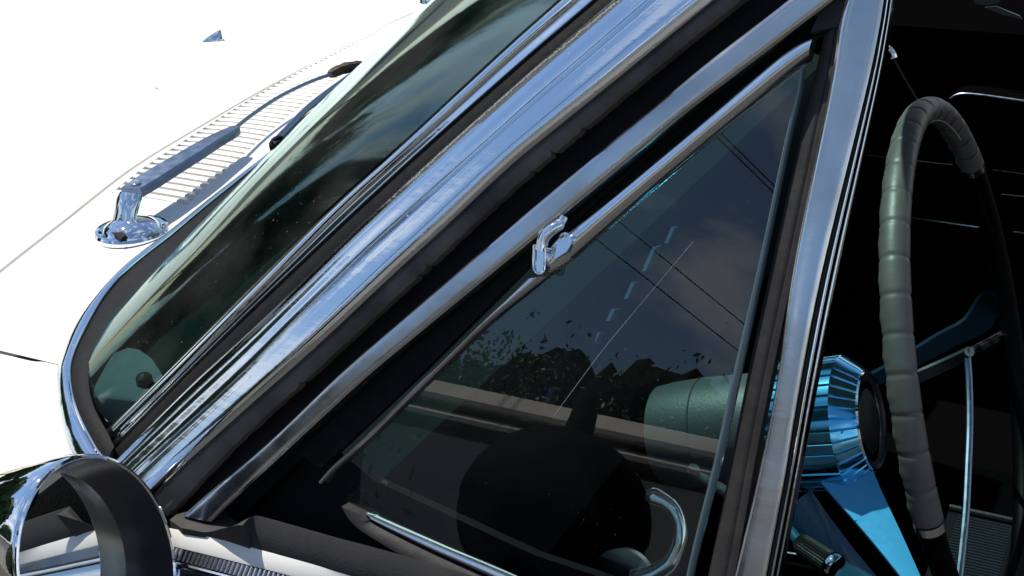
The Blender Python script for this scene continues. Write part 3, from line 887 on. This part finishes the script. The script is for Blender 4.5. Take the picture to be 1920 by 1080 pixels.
B().tube(spline([wp(*p, -.012) for p in [(1818, 660), (1850, 645), (1898, 618)]], 8), .004, 8).out('spoke_tip', M['chrome_dull'], wheel)
B().tube(spline([wp(*p, -.02) for p in [(1813, 662), (1817, 720), (1818, 800), (1815, 880), (1811, 960), (1803, 1040), (1795, 1110)]], 40), .0030, 10).out('horn_ring', M['wiper_steel'], wheel)

# column with seam, signal lever, shift lever
col = B()
dl_ = off_to(1215, -.45, .0)
colm = B().lathe(HC, WN, [(-.078, .044), (-.10, .047), (-.140, .047), (dl_ - dF + .02, .0455), (dl_ - dF + .004, .043), (dl_ - dF, .035), (dl_ - dF - .002, .01)], 40).out('steering_column', M['column'], car)
ds_ = off_to(1305, -.4, 0)
B().lathe(HC + WN * (ds_ - dF), WN, [(-.0006, .0468), (-.0006, .0476), (.0006, .0476), (.0006, .0468)], 40).out('column_seam', M['crease'], colm)
kn = [py(1470, 982, .30), py(1500, 1018, .29), py(1525, 1036, .285), py(1562, 1060, .275)]
lever = B().tube([py(1440, 950, .31), kn[0], lerp(kn[0], kn[1], .9)], .0045, 12).out('signal_lever', M['bluepaint'], colm)
axk = unit(kn[3] - kn[1]); lk = np.linalg.norm(kn[3] - kn[1])
u_ = unit(np.cross(axk, (0, 0, 1))); v_ = np.cross(axk, u_)
secs = []
for h, r_ in [(-.004, .004), (0, .0075), (lk * .12, .0092), (lk * .9, .0104), (lk * .93, .0095)]:
    secs.append([kn[1] + axk * h + (r_ - (.0006 if k % 2 else 0)) * (math.cos(2 * math.pi * k / 56) * u_ + math.sin(2 * math.pi * k / 56) * v_) for k in range(56)])
B().loft(secs).out('lever_grip', M['black'], lever, sharp=20)
B().lathe(kn[1] + axk * lk * .93, axk, [(0, .0096), (.003, .0104), (.006, .0096), (.007, .006), (.0065, .0005)], 32).out('lever_cap', M['chrome_clean'], lever)
B().tube(spline([py(*p, .24) for p in [(1302, 876), (1300, 884), (1306, 892), (1330, 905), (1357, 920), (1400, 945)]], 20), .0042, 12).out('shift_lever', M['column'], colm)
# bright dash strips beside the lever
for a, b, r_ in [((1440, 1032), (1530, 1046), .002), ((1440, 1048), (1540, 1068), .0016), ((1600, 940), (1640, 975), .0012), ((1600, 948), (1640, 984), .001)]:
    B().tube(resample([py(*a, .55), py(*b, .55)], 4), r_, 8).out('dash_strip', M['pleat'], dash)

# inside crank of the vent window, seen through its glass
iv = lambda x, y: side(x, y, -.055)
vc = B().tube(spline([iv(*p) for p in [(1214, 928), (1236, 936), (1258, 950), (1272, 975), (1275, 1005), (1268, 1035), (1255, 1058), (1225, 1078), (1190, 1090)]], 40),
              np.interp(np.linspace(0, 1, 40), [0, .06, .2, .4, .75, 1], [.004, .0058, .0045, .0042, .0058, .007]), 14).out('vent_crank', M['chrome'], car)
B().lathe(iv(1165, 1092), -NS, [(0, .020), (.006, .020), (.010, .015), (.012, .002)], 32).out('crank_base', M['chrome_dull'], vc)

# ------------------------------------------------------------------ wiper
def tp(x, y, h): return top(x, y, h)
UP = np.array([0, 0, 1.0])
wb = top(248, 434)
wip = B().lathe(wb, (0, 0, 1), [(-.004, .033), (.001, .0335), (.0035, .032), (.004, .029), (.0025, .026), (.006, .024), (.011, .016), (.013, .006), (.0132, .0005)], 40).out('wiper', M['chrome_clean'], car)
# tower
tA, tB = tp(222, 436, .008), tp(243, 360, .033)
ar = [tp(246, 356, .034), tp(300, 322, .034), (tp(350, 292, .033)), tp(400, 262, .031), tp(443, 240, .028)]
arr = spline(ar, 20)
dirA = unit(arr[-1] - arr[0])
sd = unit(np.cross(UP, dirA))
secs = []
for t in np.linspace(0, 1, 10):
    c = tp(232, 428, .004) * (1 - t) + (arr[0] - UP * .003) * t + UP * .004 * math.sin(math.pi * t)
    hw = np.interp(t, [0, .3, .7, 1], [.015, .0125, .0135, .0125])
    tg = unit(arr[0] - tp(232, 428, .004)); nn = unit(np.cross(tg, sd))
    secs.append([c + sd * hw * math.cos(a) + nn * .0055 * math.sin(a) for a in np.linspace(0, 2 * math.pi, 16, endpoint=False)])
B().loft(secs).out('wiper_tower', M['chrome'], wip)
B().slab([tp(205, 433, .009), tp(222, 424, .010), tp(236, 440, .010), tp(226, 448, .009)], UP, .008).out('tower_slot', M['rubber'], wip, smooth=False)
secs = []
for i, c in enumerate(arr):
    t = i / 19
    hw = np.interp(t, [0, .15, .6, .93, 1], [.0112, .0125, .0105, .0070, .0045])
    secs.append([c - sd * hw - UP * .006, c - sd * hw, c - sd * hw * .82 + UP * .0022, c + sd * hw * .82 + UP * .0022, c + sd * hw, c + sd * hw - UP * .006])
armp = B().loft(secs).out('wiper_arm', M['wiper_steel'], wip)
B().lathe(arr[0] + dirA * .008 + UP * .0022, UP, [(0, .0045), (.002, .0045), (.003, .003), (.0032, .0004)], 20).out('arm_rivet', M['chrome_clean'], armp)
thin = spline([tp(436, 244, .027), tp(480, 210, .025), tp(530, 178, .024), tp(590, 150, .023), tp(640, 134, .022)], 24)
B().tube(thin, .0021, 8).out('arm_rod', M['wiper_steel'], wip)
cl = spline([tp(618, 140, .022), tp(640, 130, .024), tp(662, 125, .024), tp(684, 124, .022)], 10)
B().tube(cl, [.004, .006, .0065, .006, .007, .0065, .006, .007, .006, .004], 8).out('wiper_clip', M['rust'], wip)
bl = spline([tp(512, 268, .014), tp(540, 240, .017), tp(580, 200, .020), (tp(630, 162, .021)), tp(682, 126, .021)], 26)
blade = B().tube(bl, np.interp(np.linspace(0, 1, 26), [0, .1, .9, 1], [.002, .0032, .0036, .003]), 8).out('wiper_blade', M['wiper_steel'], wip)
bl2 = spline([tp(508, 272, .011), tp(540, 247, .012), tp(580, 213, .013), tp(630, 173, .013), tp(690, 130, .013), tp(730, 100, .012)], 26)
B().loft([[p + np.array([-.002, -.001, 0]), p + np.array([.002, .001, 0]), p + np.array([.0012, .0006, -.008]), p + np.array([-.0012, -.0006, -.008])] for p in bl2]).out('blade_rubber', M['rubber'], wip)
B().tube(spline([tp(508, 272, .012), tp(514, 262, .016), tp(524, 258, .017), (tp(530, 262, .014))], 8), .0026, 8).out('blade_end', M['rubber'], wip)
B().tube(spline([tp(626, 178, .014), tp(634, 165, .016), tp(648, 158, .018), (tp(656, 150, .02))], 8), .004, 8).out('blade_yoke', M['rubber'], wip)
# passenger wiper pivot at the top edge
w2 = top(828, 4)
wip2 = B().lathe(w2, UP, [(-.004, .033), (.001, .0335), (.0035, .032), (.004, .029), (.0025, .026), (.006, .024), (.011, .016), (.0132, .0005)], 32).out('wiper', M['chrome_clean'], car)
B().tube(spline([tp(815, 12, .008), tp(826, -4, .03), tp(836, -14, .036), tp(880, -40, .034)], 12), .009, 10).out('wiper_arm', M['wiper_steel'], wip2)

# ------------------------------------------------------------------ side mirror, a deep chrome bullet
MC = py(187, 1066, -.104)
MN = unit((1.0, -.07, .265))
mu = unit(np.array([0, 0, 1]) - MN * MN[2])
RMx, RMy = .0562, .0712
shell = [(-.135, .0005), (-.133, .012), (-.125, .026), (-.105, .043), (-.08, .056), (-.05, .0625), (-.02, .0650), (-.004, .0655), (0, .0645), (.0008, .0630)]
mir = B().lathe(MC, MN, [(h, r_ / .0655) for h, r_ in shell], 72, sx=RMy, sy=RMx, caps=False)
mirror = mir.out('side_mirror', M['chrome_clean'], car, sharp=50)
k = 72
secs = []
for h, q in [(.0006, .962), (-.005, .945), (-.018, .89), (-.032, .83), (-.036, .82)]:
    e2 = np.cross(MN, mu)
    secs.append([MC + MN * h + q * (RMy * math.cos(a) * mu + RMx * math.sin(a) * e2) for a in np.linspace(0, 2 * math.pi, k, endpoint=False)])
e2 = np.cross(MN, mu)
B().tube([MC + MN * .0004 + .985 * (RMy * math.cos(a) * mu + RMx * math.sin(a) * e2) for a in np.linspace(0, 2 * math.pi, 73)], .0012, 6).out('mirror_rim', M['chrome_clean'], mirror)
B().loft(secs, caps=False).out('mirror_cup', mat('dark_cup', (.030, .030, .036), .22, spec=.6, bump=.03, bscale=200), mirror)
e2 = np.cross(MN, mu)
cg = MC - MN * .0345
gl_ = [cg + .825 * (RMy * math.cos(a) * mu + RMx * math.sin(a) * e2) for a in np.linspace(0, 2 * math.pi, 64, endpoint=False)]
B().slab(gl_, MN, .002).out('mirror_glass', M['mirror'], mirror, smooth=False)
B().tube([MC - MN * .05 - mu * .06, MC - MN * .055 - mu * .085 + np.array([0, .03, 0]), np.array([MC[0] - .05, -.015, -.10])], [.014, .012, .018], 16).out('mirror_stalk', M['chrome_clean'], mirror)

# ================================================================== surroundings seen in the chrome and glass
M['beige'] = mat('cream_stucco', (.84, .74, .62), .9, bump=.4, bscale=25, var=.12, vscale=2)
M['coping'] = mat('pale_coping', (.78, .70, .60), .8, var=.2, vscale=3)
M['leaf'] = mat('tree_leaf', (.065, .12, .045), .5, vcol=(.035, .08, .03), vscale=1.3)
M['bark'] = mat('bark', (.09, .07, .05), .9, bump=.6, bscale=12)
M['leafmass'] = mat('dense_leaf_mass', (.055, .11, .042), .8, bump=1, bscale=9, vcol=(.02, .045, .018), vscale=5)
M['twig_shade'] = mat('dense_shaded_twigs', (.016, .020, .010), .95, bump=.8, bscale=14, spec=.05, vcol=(.008, .009, .005), vscale=6)  # dark colour stands in for the shade inside hedge and shrub
M['wire'] = mat('cable', (.02, .02, .02), .6)
wl = thing('garden_wall', (-6, -4.6, GZ), 'low beige stucco garden wall with stone coping across the driveway, behind the photographer', 'wall')
B().box((-6, -4.6, GZ + 1.0), ((1, 0, 0), (0, 1, 0), (0, 0, 1)), (14, .1, 1.0)).out('wall_body', M['beige'], wl, smooth=False)
for y_, z_, h_ in ((-4.47, 2.055, .034), (-4.50, 2.145, .06)):
    B().loft([[(x, -4.75, GZ + z_), (x, y_ + .03, GZ + z_), (x, y_ + .03, GZ + z_ + .02), (x, y_ - .05, GZ + z_ + h_ * 1.6), (x, -4.75, GZ + z_ + h_ * 1.6)] for x in (-20, 8)]).out('wall_coping', M['coping'], wl, smooth=False)

def leaf_cloud(n, rx, rz, size, seed, blobs=22):
    rs = np.random.RandomState(seed)
    cs = rs.randn(blobs, 3); cs /= np.linalg.norm(cs, axis=1)[:, None]
    cs *= (rs.rand(blobs, 1) ** .5) * .78
    c = (cs[rs.randint(blobs, size=n)] + rs.randn(n, 3) * .17) * np.array([rx, rx, rz])
    nz_ = lambda q: q / np.linalg.norm(q, axis=1)[:, None]
    a = nz_(rs.randn(n, 3)); b = nz_(np.cross(a, rs.randn(n, 3)))
    sz = (size * (.6 + .8 * rs.rand(n)))[:, None]
    v = np.stack([c - a * sz, c + b * sz * .45, c + a * sz, c - b * sz * .45], 1).reshape(-1, 3)
    return v, np.arange(4 * n).reshape(n, 4)
tree_mesh = {}
def tree(x, y, h, rx, label, seed):
    t = thing('leafy_tree', (x, y, GZ), label, 'tree', 'trees round the driveway')
    rs = np.random.RandomState(seed)
    b = B()
    hz = h * .62
    b.tube(spline([(x, y, GZ), (x + rs.randn() * .1, y + rs.randn() * .1, GZ + h * .25), (x + rs.randn() * .2, y, GZ + hz)], 8), np.linspace(h * .035, h * .014, 8), 9)
    for q in range(5):
        a = q * 1.26 + rs.rand()
        s0 = np.array([x, y, GZ + h * (.28 + .05 * q)])
        b.tube(spline([s0, s0 + np.array([math.cos(a) * rx * .35, math.sin(a) * rx * .35, h * .13]), s0 + np.array([math.cos(a) * rx * .7, math.sin(a) * rx * .7, h * .22])], 6), np.linspace(h * .014, h * .004, 6), 6)
    b.out('trunk', M['bark'], t)
    b = B(); secs = []
    for a in np.linspace(-1, 1, 14):
        q_ = math.sqrt(max(0, 1 - a * a))
        secs.append([(x + rx * .80 * q_ * math.cos(t_) * (1 + .16 * rs.randn()), y + rx * .80 * q_ * math.sin(t_) * (1 + .16 * rs.randn()), GZ + h * .62 + h * .32 * a + .05 * h * q_ * rs.randn()) for t_ in np.linspace(0, 6.283, 18, endpoint=False)])
    b.loft(secs).out('inner_foliage', M['leafmass'], t, smooth=False)
    v, f = leaf_cloud(24000, rx, h * .40, .065, seed)
    link('crown', v + np.array([x, y, GZ + h * .62]), f, M['leaf'], t, smooth=False)
TR = [(-13, -13.5, 5.6, 2.6), (-9.2, -14.8, 6.0, 2.9), (-5.6, -14, 5.2, 2.5), (-2.2, -15.2, 5.9, 2.8), (1.6, -14.2, 5.0, 2.5), (-17, -9, 6.5, 3.0)]
LB = ['broad tree farthest left behind the garden wall', 'tall round tree second from the left behind the wall', 'small tree mid way along the garden wall', 'wide tree behind the right half of the garden wall', 'shortest tree at the right end of the garden wall',
      'tree beside the left end of the garden wall']
for q, l, sd_ in zip(TR, LB, range(20, 40)): tree(*q, 'green leafy ' + l, sd_)
TR2 = [(-15, 7.5, 5.3, 2.8), (-12, 11.5, 5.0, 2.8), (-8, 14.5, 6.8, 3.2), (-17.5, 3.0, 9.2, 3.6), (-19.5, -3.5, 9.6, 3.8)]
LB2 = ['tree ahead of the car on the passenger side', 'lowest tree off the passenger side corner of the hood', 'tree straight across from the passenger door', 'tall full tree ahead of the hood, beside the lower passenger side trees', 'tallest full tree ahead of the driver side fender']
for q, l, sd_ in zip(TR2, LB2, range(50, 60)): tree(*q, 'dark green ' + l, sd_)

hg = thing('tall_hedge', (-2.2, -6.4, GZ), 'tall dense green hedge with a ragged top just behind the cream garden wall', 'hedge')
rs = np.random.RandomState(5)
hx_ = np.linspace(-7.2, 2.2, 130)
hh_ = 3.0 + .12 * np.sin(hx_ * 2.3) + .05 * np.sin(hx_ * 7.1 + 1) + .03 * rs.randn(130)
B().loft([[(x, -6.25 + .06 * rs.randn(), GZ), (x, -6.25 + .08 * rs.randn(), GZ + h * .6), (x, -6.35 + .06 * rs.randn(), GZ + h * .92), (x, -6.6, GZ + h), (x, -6.9, GZ + h * .9), (x, -7.0, GZ)] for x, h in zip(hx_, hh_)]).out('shaded_core', M['twig_shade'], hg, smooth=False)  # solid core, inner shade put into its colour
v, f = leaf_cloud(110000, 1, 1, .021, 77, blobs=150)
rs = np.random.RandomState(78)
bl_ = np.c_[-7 + 9 * rs.rand(260), -6.35 + .7 * (rs.rand(260) - .5), GZ + 1.5 + 1.12 * rs.rand(260) ** .5 + .15 * np.sin(np.arange(260))]
cc = v.reshape(-1, 4, 3).mean(1, keepdims=True)
vv = (v.reshape(-1, 4, 3) - cc) + (bl_[rs.randint(260, size=110000)] + rs.randn(110000, 3) * np.array([.24, .25, .18]))[:, None, :]
link('foliage', vv.reshape(-1, 3), f, M['leaf'], hg, smooth=False)
sh = thing('added_shrub', (-3.3, -3.7, GZ), 'large dark rounded shrub growing in front of the garden wall beside the barbecue', 'shrub')  # unseen shrub, added to darken the left of the vent glass reflection
B().tube([(-3.3, -3.7, GZ), (-3.25, -3.7, GZ + .5), (-3.3, -3.65, GZ + 1.1)], [.09, .07, .03], 8).out('trunk', M['bark'], sh)
rs = np.random.RandomState(6)
secs = []
for a in np.linspace(-1, 1, 22):
    q = math.sqrt(max(0, 1 - a * a))
    secs.append([(-3.3 + 1.5 * a, -3.7 + .45 * q * math.cos(t) * (1 + .12 * rs.randn()), GZ + 1.3 + 1.0 * q * math.sin(t) * (1 + .10 * rs.randn())) for t in np.linspace(0, 6.283, 20, endpoint=False)])
B().loft(secs).out('inner_foliage', M['twig_shade'], sh, smooth=False)
v, f = leaf_cloud(42000, 1.5, 1.15, .026, 91, blobs=60)
v = v * np.array([1, .45, 1]) + np.array([-3.3, -3.7, GZ + 1.3])
link('foliage', v, f, M['leaf'], sh, smooth=False)
ln = thing('overhead_power_line', (-2.7, -8.4, GZ), 'overhead power line of four black cables on two wooden poles', 'power line')
dw = np.array([.43, -1.25])
for k, (x, y, z) in enumerate(((-2.1, -7.5, 4.0), (-1.9, -7.9, 4.0), (-3.3, -9.2, 4.0), (-3.0, -9.0, 3.55))):
    p = np.array([x, y])
    B().tube([(*(p + dw * t), z + .02 * ((t - 5) / 10) ** 2) for t in np.linspace(-3, 20, 14)], .0055, 5).out('power_cable', M['wire'], ln)
for t in (-3, 20):
    p = np.array([-2.7, -8.4]) + dw * t
    B().tube([(p[0], p[1], GZ), (p[0], p[1], 4.6)], [.13, .10], 10).out('wooden_pole', M['bark'], ln)

# black kettle barbecue added for the round dark shape reflected in vent glass
kc = np.array([-.83, -3.0, .53])
bq = thing('kettle_prop', (kc[0], kc[1], GZ), 'black kettle barbecue on three legs, mirrored in the vent window glass', 'barbecue')
bbm = mat('black_enamel', (.005, .005, .0055), .75, spec=.06)
KS = 1.02
B().lathe(kc, (0, 0, 1), [(-KS * .25 * math.cos(a), KS * .276 * math.sin(a)) for a in np.linspace(.1, 1.57, 14)], 48).out('kettle_bowl', bbm, bq)
lid = B().lathe(kc, (0, 0, 1), [(KS * (.004 + .262 * math.sin(a)), KS * .281 * math.cos(a)) for a in np.linspace(0, 1.53, 16)], 48).out('kettle_lid', bbm, bq)
B().lathe(kc + np.array([0, 0, .27]), (0, 0, 1), [(-.05, .05), (.10, .035), (.13, .03), (.135, .005)], 16).out('lid_chimney', M['black'], lid)
for a in (0.4, 2.5, 4.6):
    B().tube([kc + np.array([.17 * math.cos(a), .17 * math.sin(a), -.16]), (kc[0] + .36 * math.cos(a), kc[1] + .36 * math.sin(a), GZ)], .013, 8).out('leg', M['black'], bq)
# spiky plants in front of the wall
def plant(x, y, h, n, seed, label):
    rs = np.random.RandomState(seed); v, f = [], []
    for i in range(n):
        a = rs.rand() * 6.283; l = h * (.6 + .5 * rs.rand()); out_ = .25 + .9 * rs.rand()
        p0 = np.array([x, y, GZ]); d = np.array([math.cos(a), math.sin(a), 0]); pr = np.array([-d[1], d[0], 0])
        prev = None
        for t in (0, .35, .7, 1):
            c = p0 + d * l * out_ * .6 * t ** 1.4 + np.array([0, 0, l * (t - .25 * t * t * out_)])
            w_ = .035 * (1 - t) * h + .003
            k = len(v); v += [c - pr * w_, c + pr * w_]
            if prev is not None: f.append((prev, prev + 1, k + 1, k))
            prev = k
    t_ = thing('spiky_plant', (x, y, GZ), label, 'plant', 'plants along the garden wall')
    link('leaves', v, f, M['leaf'], t_, smooth=False)
plant(-2.0, -3.9, 1.25, 46, 1, 'spiky green plant against the beige garden wall, nearest the barbecue')
plant(-.25, -3.8, 1.15, 40, 2, 'low spiky plant in front of the garden wall, across from the vent window')
plant(-3.4, -4.0, 1.4, 50, 3, 'tallest spiky plant against the garden wall')
